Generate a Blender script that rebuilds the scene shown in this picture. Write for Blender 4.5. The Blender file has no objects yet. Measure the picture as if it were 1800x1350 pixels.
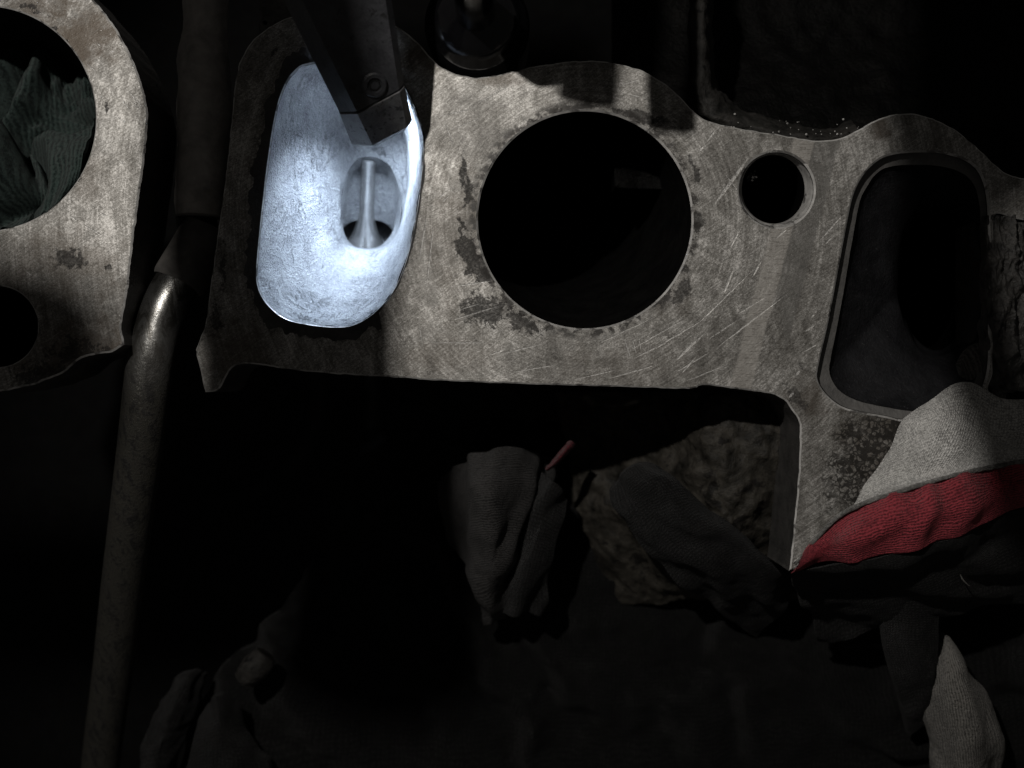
import bpy, bmesh, math, random
from mathutils import Vector, Matrix, noise
from mathutils.geometry import tessellate_polygon

random.seed(7)
SC = bpy.context.scene
COL = SC.collection
S = 0.00015          # metres per photograph pixel on the machined face (z = 0)
H = 0.30             # camera height above the machined face
R = math.radians

# ------------------------------------------------------------------ camera
cd = bpy.data.cameras.new('camera')
cam = bpy.data.objects.new('camera', cd)
COL.objects.link(cam)
cam.location = (0, 0, H)
cd.sensor_width = 36.0
cd.lens = 36.0 * H / (1800 * S)
cd.clip_start = 0.005
cd.clip_end = 10
cd.dof.use_dof = True
cd.dof.focus_distance = H
cd.dof.aperture_fstop = 11
SC.camera = cam

# ------------------------------------------------------------------ world, lamps, exposure
wd = bpy.data.worlds.new('World')
SC.world = wd
wd.use_nodes = True
wd.node_tree.nodes['Background'].inputs[0].default_value = (1.0, 0.95, 0.89, 1)
wd.node_tree.nodes['Background'].inputs[1].default_value = 0.028
SC.view_settings.view_transform = 'Standard'
SC.view_settings.look = 'None'
SC.view_settings.exposure = 0
SC.view_settings.gamma = 1
SC.cycles.max_bounces = 6

def plane_pt(px, py, z=0.0):
    """world point whose foot on the machined face is the photo pixel px,py"""
    return Vector(((px - 900) * S, (675 - py) * S, z))

LAMP = plane_pt(100, -450, 0.38)
def spot(name, loc, target, power, color, size, angle, blend):
    ld = bpy.data.lights.new(name, 'SPOT')
    ld.energy = power; ld.color = color
    ld.shadow_soft_size = size; ld.spot_size = angle; ld.spot_blend = blend
    o = bpy.data.objects.new(name, ld); COL.objects.link(o)
    o.location = loc
    o.rotation_euler = (Vector(target) - Vector(loc)).to_track_quat('-Z', 'Y').to_euler()
    return o
spot('work_light', LAMP, plane_pt(1080, 480), 4.5, (1.0, 0.955, 0.90), 0.0048, R(74), 0.4)

# ------------------------------------------------------------------ geometry helpers
def W(x, y, zmm=0.0):
    """photo pixel + height above the face in mm -> world"""
    z = zmm * 0.001
    f = (H - z) / H
    return Vector(((x - 900) * S * f, (675 - y) * S * f, z))

def shade_pt(px, py, z):
    """point at height z on the ray from the work light to a spot of the face"""
    P = plane_pt(px, py)
    return P + (LAMP - P) * (z / LAMP.z)

def tag(o, label=None, cat=None, group=None, kind=None):
    if label: o['label'] = label
    if cat: o['category'] = cat
    if group: o['group'] = group
    if kind: o['kind'] = kind
    return o

def thing(name, label, cat, loc, group=None):
    o = bpy.data.objects.new(name, None)
    COL.objects.link(o)
    o.location = loc
    o.empty_display_size = 0.01
    return tag(o, label, cat, group)

def base_of(o):
    v = Vector((0, 0, 0))
    while o:
        v += o.location
        o = o.parent
    return v

def obj(name, bm, mat, parent=None, smooth=35):
    me = bpy.data.meshes.new(name)
    bm.normal_update()
    bm.to_mesh(me); bm.free()
    if smooth:
        for p in me.polygons: p.use_smooth = True
        me.set_sharp_from_angle(angle=R(smooth))
    for m in (mat if isinstance(mat, (list, tuple)) else [mat]):
        me.materials.append(m)
    o = bpy.data.objects.new(name, me)
    COL.objects.link(o)
    if parent:
        o.location = -base_of(parent)      # meshes are modelled in world space
        o.parent = parent
    return o

def smooth_line(pts, closed=True, step=6.0):
    """Catmull-Rom through pts; a third item 'c' marks a corner"""
    n = len(pts)
    out = []
    rng = range(n) if closed else range(n - 1)
    for i in rng:
        p1, p2 = pts[i], pts[(i + 1) % n]
        p0 = pts[(i - 1) % n] if (closed or i > 0) else p1
        p3 = pts[(i + 2) % n] if (closed or i < n - 2) else p2
        if len(p1) > 2 and p1[2] == 'c': p0 = p1
        if len(p2) > 2 and p2[2] == 'c': p3 = p2
        a, b, c, d = (Vector((q[0], q[1])) for q in (p0, p1, p2, p3))
        k = max(1, int((c - b).length / step))
        for j in range(k):
            t = j / k
            out.append(0.5 * ((2 * b) + (-a + c) * t + (2 * a - 5 * b + 4 * c - d) * t * t + (-a + 3 * b - 3 * c + d) * t ** 3))
    if not closed: out.append(Vector(pts[-1][:2]))
    return out

def circle(cx, cy, rx, ry=None, n=120):
    ry = ry or rx
    return [Vector((cx + rx * math.cos(2 * math.pi * i / n), cy + ry * math.sin(2 * math.pi * i / n))) for i in range(n)]

def area2(p):
    return sum(p[i].x * p[(i + 1) % len(p)].y - p[(i + 1) % len(p)].x * p[i].y for i in range(len(p)))

def ragged(pts, amp, freq, seed):
    """uneven cast edge, amplitudes in px"""
    out = []
    n = len(pts)
    for i, p in enumerate(pts):
        d = (pts[(i + 1) % n] - pts[i - 1])
        if d.length < 1e-6: out.append(p); continue
        nn = Vector((d.y, -d.x)).normalized()
        out.append(p + nn * amp * noise.fractal(Vector((p.x * freq, p.y * freq, seed)), 1.0, 2.0, 3))
    return out

def plate(outer, holes, zt, thick, bev, hole_depth=None, bev_h=None):
    """machined slab: outlines in px of the face at height zt (mm), chamfered edges"""
    bm = bmesh.new()
    bev_h = bev_h or bev
    def loop(pts, ccw):
        q = [Vector(((p[0] - 900) * S, (675 - p[1]) * S)) for p in pts]
        if (area2(q) > 0) != ccw: q.reverse()
        return q
    def inset(q, d):
        n = len(q); r = []
        for i in range(n):
            a = (q[i] - q[i - 1]); b = (q[(i + 1) % n] - q[i])
            if a.length < 1e-9: a = b
            if b.length < 1e-9: b = a
            na = Vector((-a.y, a.x)).normalized(); nb = Vector((-b.y, b.x)).normalized()
            m = na + nb
            m = m.normalized() if m.length > 1e-6 else na
            r.append(q[i] + m * d / max(0.6, m.dot(na)))
        return r
    loops = [loop(outer, True)] + [loop(h, False) for h in holes]
    polys = []
    vts = []
    edge_faces = []
    for k, q in enumerate(loops):
        b = (bev if k == 0 else bev_h) * 0.001
        dep = thick if (k == 0 or hole_depth is None) else hole_depth
        top = inset(q, b)
        z = zt * 0.001
        rings = [[bm.verts.new((v.x, v.y, z)) for v in top],
                 [bm.verts.new((v.x, v.y, z - b)) for v in q],
                 [bm.verts.new((v.x, v.y, z - dep * 0.001)) for v in q]]
        n = len(q)
        for r0, r1 in zip(rings, rings[1:]):
            for i in range(n):
                f = bm.faces.new((r0[i], r1[i], r1[(i + 1) % n], r0[(i + 1) % n]))
                f.material_index = 2 if r0 is rings[0] else 1
        polys.append([v.co.copy() for v in rings[0]])
        vts += rings[0]
    for t in tessellate_polygon(polys):
        try:
            f = bm.faces.new([vts[i] for i in t])
        except ValueError:
            continue
    bmesh.ops.recalc_face_normals(bm, faces=bm.faces)
    return bm

def by_angle(pts, n, c=None):
    """resample a closed star-shaped outline at n even angles"""
    c = c or Vector((sum(p.x for p in pts) / len(pts), sum(p.y for p in pts) / len(pts)))
    out = []
    m = len(pts)
    for k in range(n):
        a = 2 * math.pi * k / n
        d = Vector((math.cos(a), math.sin(a)))
        best = None
        for i in range(m):
            p, q = pts[i] - c, pts[(i + 1) % m] - c
            e = q - p
            den = d.x * e.y - d.y * e.x
            if abs(den) < 1e-9: continue
            t = (p.x * e.y - p.y * e.x) / den
            s = (p.x * d.y - p.y * d.x) / den
            if t > 0 and -1e-6 <= s <= 1 + 1e-6:
                if best is None or t > best: best = t
        out.append(c + d * (best or 0))
    return out

def loft(sections, cap_end=False, cap_start=False, flip=False, uneven=0.0, seed=0.0, ufreq=300):
    """sections: lists of world points, same count"""
    bm = bmesh.new()
    rings = []
    for sct in sections:
        r = []
        for p in sct:
            p = Vector(p)
            if uneven:
                p = p + Vector((noise.noise(p * ufreq + Vector((seed, 0, 0))), noise.noise(p * ufreq + Vector((seed + 9, 3, 0))), noise.noise(p * ufreq + Vector((seed, 7, 5))))) * uneven
            r.append(bm.verts.new(p))
        rings.append(r)
    n = len(rings[0])
    for a, b in zip(rings, rings[1:]):
        for i in range(n):
            f = (a[i], b[i], b[(i + 1) % n], a[(i + 1) % n])
            bm.faces.new(f[::-1] if flip else f)
    if cap_end: bm.faces.new(rings[-1])
    if cap_start: bm.faces.new(rings[0])
    return bm

def tween(a, b, t):
    return [p + (q - p) * t for p, q in zip(a, b)]

def frames(path):
    n = len(path)
    T = []
    for i in range(n):
        T.append((path[min(i + 1, n - 1)] - path[max(i - 1, 0)]).normalized())
    u = T[0].orthogonal().normalized()
    fr = []
    for t in T:
        u = (u - t * u.dot(t)).normalized()
        fr.append((u, t.cross(u)))
    return fr

def spline3(ctrl, k=10):
    """ctrl: (Vector, radius) Catmull-Rom"""
    P = []; Rr = []
    n = len(ctrl)
    for i in range(n - 1):
        q = [ctrl[max(i - 1, 0)], ctrl[i], ctrl[i + 1], ctrl[min(i + 2, n - 1)]]
        for j in range(k):
            t = j / k
            f = lambda a, b, c, d: 0.5 * ((2 * b) + (-a + c) * t + (2 * a - 5 * b + 4 * c - d) * t * t + (-a + 3 * b - 3 * c + d) * t ** 3)
            P.append(f(*[x[0] for x in q])); Rr.append(f(*[x[1] for x in q]))
    P.append(ctrl[-1][0].copy()); Rr.append(ctrl[-1][1])
    return P, Rr

def tube(ctrl, k=10, seg=24, caps=True, uneven=0.0, ufreq=200, seed=0, raw=False):
    if raw: P, Rr = [c[0] for c in ctrl], [c[1] for c in ctrl]
    else: P, Rr = spline3(ctrl, k)
    fr = frames(P)
    bm = bmesh.new()
    rings = []
    for p, r, (u, v) in zip(P, Rr, fr):
        ring = []
        for i in range(seg):
            a = 2 * math.pi * i / seg
            d = u * math.cos(a) + v * math.sin(a)
            q = p + d * r
            if uneven: q += d * uneven * noise.fractal(q * ufreq + Vector((seed, 0, 0)), 1.0, 2.0, 4)
            ring.append(bm.verts.new(q))
        rings.append(ring)
    for a, b in zip(rings, rings[1:]):
        for i in range(seg):
            bm.faces.new((a[i], a[(i + 1) % seg], b[(i + 1) % seg], b[i]))
    if caps:
        bm.faces.new(rings[0][::-1]); bm.faces.new(rings[-1])
    bmesh.ops.recalc_face_normals(bm, faces=bm.faces)
    return bm

def sheet(rows, nu, nv, disp=None, thick=0.0):
    """rows: lists of (x,y,zmm) as seen control points (same count); smooth surface through them with UVs in metres"""
    def cr(pts, t):
        n = len(pts) - 1
        f = min(t * n, n - 1e-6); i = int(f); t = f - i
        a, b, c, d = pts[max(i - 1, 0)], pts[i], pts[i + 1], pts[min(i + 2, n)]
        return 0.5 * ((2 * b) + (-a + c) * t + (2 * a - 5 * b + 4 * c - d) * t * t + (-a + 3 * b - 3 * c + d) * t ** 3)
    ctl = [[W(*p) for p in r] for r in rows]
    G = []
    for j in range(nv + 1):
        v = j / nv
        G.append([cr([cr(r, i / nu) for r in ctl], v) for i in range(nu + 1)])
    lu = sum((G[nv // 2][i + 1] - G[nv // 2][i]).length for i in range(nu))
    lv = sum((G[j + 1][nu // 2] - G[j][nu // 2]).length for j in range(nv))
    bm = bmesh.new()
    uvl = bm.loops.layers.uv.new('UVMap')
    V = []
    for j in range(nv + 1):
        row = []
        for i in range(nu + 1):
            p = G[j][i]
            du = G[j][min(i + 1, nu)] - G[j][max(i - 1, 0)]
            dv = G[min(j + 1, nv)][i] - G[max(j - 1, 0)][i]
            n = du.cross(dv)
            n = n.normalized() if n.length > 1e-12 else Vector((0, 0, 1))
            if n.z < 0: n = -n
            if disp: p = p + n * disp(p, i / nu, j / nv)
            row.append(bm.verts.new(p))
        V.append(row)
    for j in range(nv):
        for i in range(nu):
            f = bm.faces.new((V[j][i], V[j + 1][i], V[j + 1][i + 1], V[j][i + 1]))
            for l, (a, b) in zip(f.loops, ((i, j), (i, j + 1), (i + 1, j + 1), (i + 1, j))):
                l[uvl].uv = (a / nu * lu, b / nv * lv)
    bmesh.ops.recalc_face_normals(bm, faces=bm.faces)
    if sum(f.normal.z * f.calc_area() for f in bm.faces) < 0:
        bmesh.ops.reverse_faces(bm, faces=bm.faces)
    if thick:
        # turned-under edge gives the sheet a real thickness
        bound = [e for e in bm.edges if e.is_boundary]
        r = bmesh.ops.extrude_edge_only(bm, edges=bound)
        for g in r['geom']:
            if isinstance(g, bmesh.types.BMVert): g.co.z -= thick
    return bm

def fold(amp, freq, seed, stretch=(1, 1, 1), oct=4):
    st = Vector(stretch)
    def f(p, u, v):
        q = Vector((p.x * st.x, p.y * st.y, p.z * st.z)) * freq + Vector((seed, seed * 1.7, 0))
        return amp * noise.fractal(q, 0.9, 2.0, oct)
    return f

def drape(amp, wl, rot, seed, fine=.25):
    """long soft folds of cloth: ridges of wavelength wl (m) across direction rot, bent by slow noise"""
    c, q = math.cos(rot), math.sin(rot)
    def f(p, u, v):
        w = noise.noise(p * 22 + Vector((seed, 0, 0))) * 1.3 + noise.noise(p * 60 + Vector((0, seed, 0))) * .45
        t = (p.x * c + p.y * q) / wl + w
        r = math.sin(2 * math.pi * t)
        r = r * (.55 + .45 * noise.noise(p * 35 + Vector((seed, seed, 4))))
        return amp * (r + fine * noise.fractal(p * 160 + Vector((seed, 2, 0)), 1.0, 2.0, 2))
    return f

# ------------------------------------------------------------------ material helpers
class Mat:
    def __init__(s, name):
        s.m = bpy.data.materials.new(name); s.m.use_nodes = True
        s.nt = s.m.node_tree; s.N = s.nt.nodes; s.L = s.nt.links
        s.b = s.N['Principled BSDF']
        tc = s.N.new('ShaderNodeTexCoord')
        s.obj = tc.outputs['Object']; s.uv = tc.outputs['UV']
        mp = s.N.new('ShaderNodeMapping'); mp.vector_type = 'POINT'
        mp.inputs['Location'].default_value = (900, 675, 0)
        mp.inputs['Scale'].default_value = (1 / S, -1 / S, 1 / S)
        s.L.new(s.obj, mp.inputs['Vector'])
        s.px = mp.outputs[0]
    def put(s, v, sock):
        if hasattr(v, 'is_output'): s.L.new(v, sock)
        elif isinstance(v, (tuple, list)) and len(v) == 3 and sock.type == 'RGBA': sock.default_value = (*v, 1)
        else: sock.default_value = v
    def map(s, vec, loc=(0, 0, 0), rot=0.0, scale=(1, 1, 1), typ='POINT', turn=0.0):
        if typ == 'POINT' and rot:          # turn first, stretch afterwards
            vec = s.map(vec, rot=0, scale=(1, 1, 1), turn=rot); rot = 0.0
        mp = s.N.new('ShaderNodeMapping'); mp.vector_type = typ
        mp.inputs['Location'].default_value = loc
        mp.inputs['Rotation'].default_value = (0, 0, rot or turn)
        mp.inputs['Scale'].default_value = scale
        s.L.new(vec, mp.inputs['Vector'])
        return mp.outputs[0]
    def noise(s, vec, scale, det=6, rough=0.6, dist=0.0):
        n = s.N.new('ShaderNodeTexNoise')
        n.inputs['Scale'].default_value = scale; n.inputs['Detail'].default_value = det
        n.inputs['Roughness'].default_value = rough; n.inputs['Distortion'].default_value = dist
        s.L.new(vec, n.inputs['Vector'])
        return n.outputs['Fac']
    def ncol(s, vec, scale, det=4):
        n = s.N.new('ShaderNodeTexNoise')
        n.inputs['Scale'].default_value = scale; n.inputs['Detail'].default_value = det
        s.L.new(vec, n.inputs['Vector'])
        return n.outputs['Color']
    def vor(s, vec, scale, feat='F1', out='Distance'):
        n = s.N.new('ShaderNodeTexVoronoi'); n.feature = feat
        n.inputs['Scale'].default_value = scale
        s.L.new(vec, n.inputs['Vector'])
        return n.outputs[out]
    def wave(s, vec, scale, dist=0.0, dscale=1.0, direction='X'):
        n = s.N.new('ShaderNodeTexWave'); n.bands_direction = direction
        n.inputs['Scale'].default_value = scale; n.inputs['Distortion'].default_value = dist
        n.inputs['Detail Scale'].default_value = dscale; n.inputs['Detail'].default_value = 2
        s.L.new(vec, n.inputs['Vector'])
        return n.outputs['Fac']
    def ramp(s, f, stops, interp='LINEAR'):
        n = s.N.new('ShaderNodeValToRGB'); n.color_ramp.interpolation = interp
        e = n.color_ramp.elements
        while len(e) < len(stops): e.new(0.5)
        for k, (p, c) in enumerate(stops):
            e[k].position = p
            e[k].color = (*c, 1) if isinstance(c, (tuple, list)) else (c, c, c, 1)
        s.L.new(f, n.inputs[0])
        return n.outputs[0]
    def math(s, op, a, b=0.0, clamp=False):
        n = s.N.new('ShaderNodeMath'); n.operation = op; n.use_clamp = clamp
        s.put(a, n.inputs[0]); s.put(b, n.inputs[1])
        return n.outputs[0]
    def ss(s, v, lo, hi, a=0.0, b=1.0):
        n = s.N.new('ShaderNodeMapRange'); n.interpolation_type = 'SMOOTHSTEP'
        n.inputs[1].default_value = lo; n.inputs[2].default_value = hi
        n.inputs[3].default_value = a; n.inputs[4].default_value = b
        s.L.new(v, n.inputs[0])
        return n.outputs[0]
    def mix(s, f, a, b, typ='MIX'):
        n = s.N.new('ShaderNodeMix'); n.data_type = 'RGBA'; n.blend_type = typ
        s.put(f, n.inputs[0]); s.put(a, n.inputs[6]); s.put(b, n.inputs[7])
        return n.outputs[2]
    def ball(s, vec, c, r, rot=0.0):
        """soft ellipse, 1 in the centre, 0 at the rim"""
        g = s.N.new('ShaderNodeTexGradient'); g.gradient_type = 'SPHERICAL'
        s.L.new(s.map(vec, (c[0], c[1], 0), rot, (r[0], r[1], 400), 'TEXTURE'), g.inputs[0])
        return g.outputs['Fac']
    def dist(s, vec, c, ratio=1.0):
        sep = s.N.new('ShaderNodeVectorMath'); sep.operation = 'LENGTH'
        s.L.new(s.map(vec, (-c[0], -c[1] * ratio, 0), 0, (1, ratio, 0)), sep.inputs[0])
        return sep.outputs['Value']
    def axis(s, vec, d):
        n = s.N.new('ShaderNodeVectorMath'); n.operation = 'DOT_PRODUCT'
        s.L.new(vec, n.inputs[0]); n.inputs[1].default_value = (d[0], d[1], 0)
        return n.outputs['Value']
    def bump(s, h, strength, dist_m, nrm=None):
        n = s.N.new('ShaderNodeBump')
        s.put(strength, n.inputs['Strength']); n.inputs['Distance'].default_value = dist_m
        s.L.new(h, n.inputs['Height'])
        if nrm: s.L.new(nrm, n.inputs['Normal'])
        return n.outputs[0]
    def out(s, col=None, rough=None, metal=None, nrm=None, spec=None):
        for k, v in (('Base Color', col), ('Roughness', rough), ('Metallic', metal), ('Normal', nrm), ('Specular IOR Level', spec)):
            if v is not None: s.put(v, s.b.inputs[k])
        return s.m

def placed(m, vec, items):
    """maximum of many soft ellipses; each step leans on the one before so the shader stack stays small"""
    acc = None
    for c, r, rot in items:
        v = vec
        if acc is not None:
            n = m.N.new('ShaderNodeVectorMath'); n.operation = 'MULTIPLY_ADD'
            m.L.new(acc, n.inputs[0]); n.inputs[1].default_value = (1e-6,) * 3
            m.L.new(vec, n.inputs[2]); v = n.outputs[0]
        b = m.ball(v, c, r, rot)
        acc = b if acc is None else m.math('MAXIMUM', acc, b)
    return acc

def warp(m, vec, amount, scale):
    c = m.ncol(vec, scale)
    a = m.N.new('ShaderNodeVectorMath'); a.operation = 'SUBTRACT'
    m.L.new(c, a.inputs[0]); a.inputs[1].default_value = (0.5, 0.5, 0.5)
    b = m.N.new('ShaderNodeVectorMath'); b.operation = 'SCALE'
    m.L.new(a.outputs[0], b.inputs[0]); b.inputs['Scale'].default_value = amount
    d = m.N.new('ShaderNodeVectorMath'); d.operation = 'ADD'
    m.L.new(vec, d.inputs[0]); m.L.new(b.outputs[0], d.inputs[1])
    return d.outputs[0]

# ------------------------------------------------------------------ materials
SCRATCH_MAIN = [  # x1,y1,x2,y2,width px
    (1322, 268, 1248, 370, 4.5), (1257, 229, 1242, 250, 2.6), (1236, 257, 1227, 268, 2.6), (1302, 401, 1282, 438, 2.0),
    (1384, 402, 1362, 421, 2.2), (1393, 509, 1246, 622, 2.0), (1250, 618, 1183, 657, 1.8), (1330, 468, 1216, 580, 1.7),
    (1244, 580, 1176, 645, 3.0), (1225, 625, 1195, 660, 2.0), (1180, 598, 1110, 632, 1.6), (1240, 560, 1150, 612, 1.6),
    (792, 505, 870, 493, 2.0), (790, 564, 884, 536, 1.8), (800, 547, 850, 532, 1.5), (1413, 584, 1433, 571, 2.4),
    (1426, 560, 1431, 552, 2.4), (1432, 550, 1436, 545, 2.2), (1437, 427, 1482, 377, 1.8), (1448, 432, 1468, 411, 1.6),
    (1097, 594, 1109, 632, 1.7), (1110, 592, 1119, 624, 1.5), (1122, 590, 1127, 618, 1.5), (1398, 661, 1407, 650, 3.2),
    (1385, 700, 1397, 689, 3.0), (1160, 640, 1060, 668, 1.5), (1090, 648, 1000, 670, 1.4), (870, 625, 960, 603, 1.4),
    (860, 625, 890, 613, 1.8), (740, 602, 880, 603, 1.3), (900, 655, 985, 640, 1.3), (770, 350, 785, 338, 1.6),
    (776, 356, 790, 344, 1.5), (1290, 470, 1270, 520, 3.0), (1340, 455, 1320, 490, 2.2), (1300, 560, 1240, 600, 1.6),
    (1350, 520, 1290, 556, 1.4), (1280, 640, 1200, 672, 1.3), (1410, 620, 1440, 603, 1.6), (830, 185, 900, 150, 1.4),
    (790, 230, 850, 205, 1.3), (1155, 555, 1040, 610, 1.3), (1205, 560, 1100, 620, 1.4), (1270, 300, 1300, 340, 1.3),
    (1090, 150, 1125, 140, 1.4), (1100, 165, 1132, 172, 1.4), (780, 210, 800, 262, 1.2), (770, 205, 835, 190, 1.2),
    (735, 560, 745, 620, 1.4), (752, 370, 735, 470, 2.4), (764, 380, 748, 520, 2.0)]
SCRATCH_SIDE = [(220, 153, 260, 201, 1.8), (228, 175, 250, 196, 1.4), (212, 170, 232, 200, 1.3), (121, 378, 135, 388, 2.0),
    (176, 374, 188, 380, 2.0), (145, 394, 184, 417, 2.0), (170, 75, 178, 82, 1.6), (150, 110, 172, 128, 1.8), (205, 205, 222, 216, 1.4),
    (210, 282, 218, 290, 1.8), (40, 470, 60, 488, 1.3)]

def face_metal(name, scr, blobs, ring=None, brown=(), bands=False, dark=1.0, seed=0.0, rough_zone=None, pebble=None):
    m = Mat(name)
    P = m.map(m.px, (seed, seed, 0))
    # separate px without the seed shift for placed wear
    X = m.px
    big = m.noise(P, .0055, 4, .6)
    mid = m.noise(P, .026, 7, .66)
    fine = m.noise(P, .20, 4, .75)
    salt = m.noise(P, .42, 2, .6)
    lathe = m.noise(m.map(P, rot=R(-3), scale=(.035, .40, 1)), 1.0, 4, .65)
    diag = m.noise(m.map(P, rot=R(35), scale=(.022, .40, 1)), 1.0, 4, .7)
    vert = m.noise(m.map(warp(m, P, 14, .008), rot=R(8), scale=(.035, .005, 1)), 1.0, 4, .55)
    # concentric tool marks round the big bore
    sx = m.N.new('ShaderNodeSeparateXYZ'); m.L.new(m.map(X, (-1028, -386, 0)), sx.inputs[0])
    cb = m.N.new('ShaderNodeCombineXYZ')
    m.L.new(m.math('MULTIPLY', m.dist(X, (1028, 386)), .22), cb.inputs[0])
    m.L.new(m.math('MULTIPLY', m.math('ARCTAN2', sx.outputs[1], sx.outputs[0]), 1.6), cb.inputs[1])
    arcs = m.noise(cb.outputs[0], 1.0, 3, .6)
    v = m.math('MULTIPLY', big, .34)
    for q, w in ((mid, .22), (vert, .46), (lathe, .03), (diag, .36), (arcs, .28), (fine, .46), (salt, .40)):
        v = m.math('ADD', v, m.math('MULTIPLY', q, w))
    # mean of the sum is about 1.39
    col = m.ramp(m.math('SUBTRACT', v, .775), [(.28, (.050 * dark, .046 * dark, .040 * dark)), (.42, (.140 * dark, .133 * dark, .121 * dark)),
                      (.53, (.240 * dark, .232 * dark, .216 * dark)), (.70, (.58 * dark, .565 * dark, .54 * dark))])
    if bands:
        # bead lines the old gasket pressed along the neighbouring port
        s = m.axis(warp(m, X, 7, .02), (.968, .25))
        bl = m.math('MULTIPLY', m.ss(s, 1446, 1452), m.ss(s, 1494, 1490))
        bl2 = m.math('MULTIPLY', m.ss(s, 1478, 1484), m.ss(s, 1446 + 60, 1500))
        lo = m.math('MULTIPLY', bl, m.ss(m.dist(X, (1590, 470), .62), 235, 215))
        col = m.mix(m.math('MULTIPLY', lo, .55), col, (.115, .112, .105))
        li = m.math('MULTIPLY', m.ss(s, 1408, 1416), m.ss(s, 1450, 1446))
        tick = m.ss(m.noise(m.map(X, scale=(.05, .42, 1)), 1.0, 3, .7), .52, .6)
        li = m.math('MULTIPLY', li, m.math('MULTIPLY_ADD', tick, -.6))
        col = m.mix(m.math('MULTIPLY', m.math('MULTIPLY', m.ss(s, 1408, 1416), m.ss(s, 1450, 1446)), .5), col, m.mix(tick, (.42, .40, .37), (.2, .185, .165)))
    # brown oil film
    for c, r, a in brown:
        k = m.math('MULTIPLY', m.ss(m.math('ADD', m.ball(X, c, r), m.math('MULTIPLY', m.math('SUBTRACT', mid, .5), 2.2)), .15, .8), m.ss(m.ball(X, c, r), 0, .3))
        col = m.mix(m.math('MULTIPLY', k, a), col, (.060, .046, .033))
    # black carbon flakes with crisp torn edges
    Wp = warp(m, X, 26, .045)
    Wp = warp(m, Wp, 8, .2)
    carb = placed(m, Wp, blobs)
    fl = m.math('ADD', m.math('MULTIPLY', m.noise(X, .040, 8, .72, .8), .75), m.math('MULTIPLY', m.noise(X, .16, 4, .7), .25))
    if carb:
        k = m.ss(m.math('ADD', carb, m.math('MULTIPLY', m.math('SUBTRACT', fl, .5), 3.2)), .40, .47)
        k = m.math('MULTIPLY', k, m.ss(carb, .0, .05))
        k_carb = k
        col = m.mix(m.math('MULTIPLY', k, m.ss(fine, .3, .62, .95, .62)), col, (.024, .023, .0225))
        edge = m.math('MULTIPLY', m.ss(m.math('ABSOLUTE', m.math('SUBTRACT', m.math('ADD', carb, m.math('MULTIPLY', m.math('SUBTRACT', fl, .5), 3.2)), .36)), .035, 0.0), m.ss(carb, .0, .05))
        col = m.mix(m.math('MULTIPLY', edge, .6), col, (.028, .025, .022))
    if pebble:
        # burnt-on granular deposit
        pc, pr = pebble
        ve = m.vor(warp(m, X, 14, .06), .12, 'DISTANCE_TO_EDGE')
        cell = m.vor(warp(m, X, 14, .06), .12, 'F1', 'Color')
        zone = m.ss(m.math('ADD', m.ball(X, pc, pr, R(28)), m.math('MULTIPLY', m.math('SUBTRACT', mid, .5), 1.6)), .1, .5)
        gap = m.ss(m.math('ADD', ve, m.math('MULTIPLY', m.math('SUBTRACT', fine, .5), .5)), .22, .02)
        gk = m.math('MULTIPLY', zone, m.math('MAXIMUM', gap, m.ss(m.noise(cell, 3.0, 1), .5, .56)))
        col = m.mix(m.math('MULTIPLY', gk, .9), col, (.018, .016, .014))
    if ring:
        cx, cy, rr, ratio, wd = ring
        d = m.dist(X, (cx, cy), ratio)
        k = m.math('MULTIPLY', m.ss(d, rr + wd, rr + wd * .35), m.ss(m.noise(X, .05, 7, .72), .47, .55))
        col = m.mix(m.math('MULTIPLY', k, .9), col, (.022, .020, .018))
    # scattered pits
    pit = m.ss(m.noise(P, .085, 3, .5), .70, .76)
    col = m.mix(m.math('MULTIPLY', pit, .6), col, (.05, .042, .036))
    # scratches
    XW = warp(m, X, 2.2, .06)
    sm = placed(m, XW, [(((x1 + x2) / 2, (y1 + y2) / 2), (math.hypot(x2 - x1, y2 - y1) * .56, w), math.atan2(y2 - y1, x2 - x1)) for x1, y1, x2, y2, w in scr])
    brk = m.ss(m.noise(X, .22, 4, .7), .34, .58)
    sm = m.math('MULTIPLY', m.ss(sm, .12, .6), brk)
    # hairline scratches everywhere, mostly rising to the right
    hair = None
    for rot, sc, th in ((R(33), (.011, .42), .70), (R(24), (.014, .5), .715), (R(78), (.02, .5), .735), (R(-28), (.02, .5), .74)):
        h = m.ss(m.noise(m.map(P, rot=rot, scale=(*sc, 1)), 1.0, 2, .5), th, th + .05)
        hair = h if hair is None else m.math('MAXIMUM', hair, h)
    hair = m.math('MULTIPLY', hair, m.ss(m.noise(P, .03, 4, .6), .42, .6))
    sc_all = m.math('MAXIMUM', sm, m.math('MULTIPLY', hair, .42))
    col = m.mix(m.math('MULTIPLY', sc_all, .55), col, (.66, .65, .63))
    spk = m.ss(m.noise(P, .30, 2, .5), .69, .76)
    col = m.mix(m.math('MULTIPLY', spk, .55), col, (.62, .61, .59))
    hgt = m.math('ADD', m.math('MULTIPLY', fine, .5), m.math('MULTIPLY', mid, .6))
    hgt = m.math('ADD', hgt, m.math('MULTIPLY', diag, .3))
    hgt = m.math('SUBTRACT', hgt, m.math('MULTIPLY', sc_all, .5))
    n = m.bump(hgt, .55, .00022)
    if carb:
        kc = k_carb
    film = m.ss(m.math('ADD', big, mid), .75, 1.2)
    mt = m.math('MULTIPLY_ADD', film, .45)
    mt.node.inputs[2].default_value = .30
    spc = .5
    if carb:
        mt = m.math('MULTIPLY', mt, m.ss(kc, 0, 1, 1, .0)); spc = m.ss(kc, 0, 1, .5, .08)
    return m.out(col, m.math('ADD', m.math('MULTIPLY', mid, .30), .36), mt, n, spc)

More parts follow.
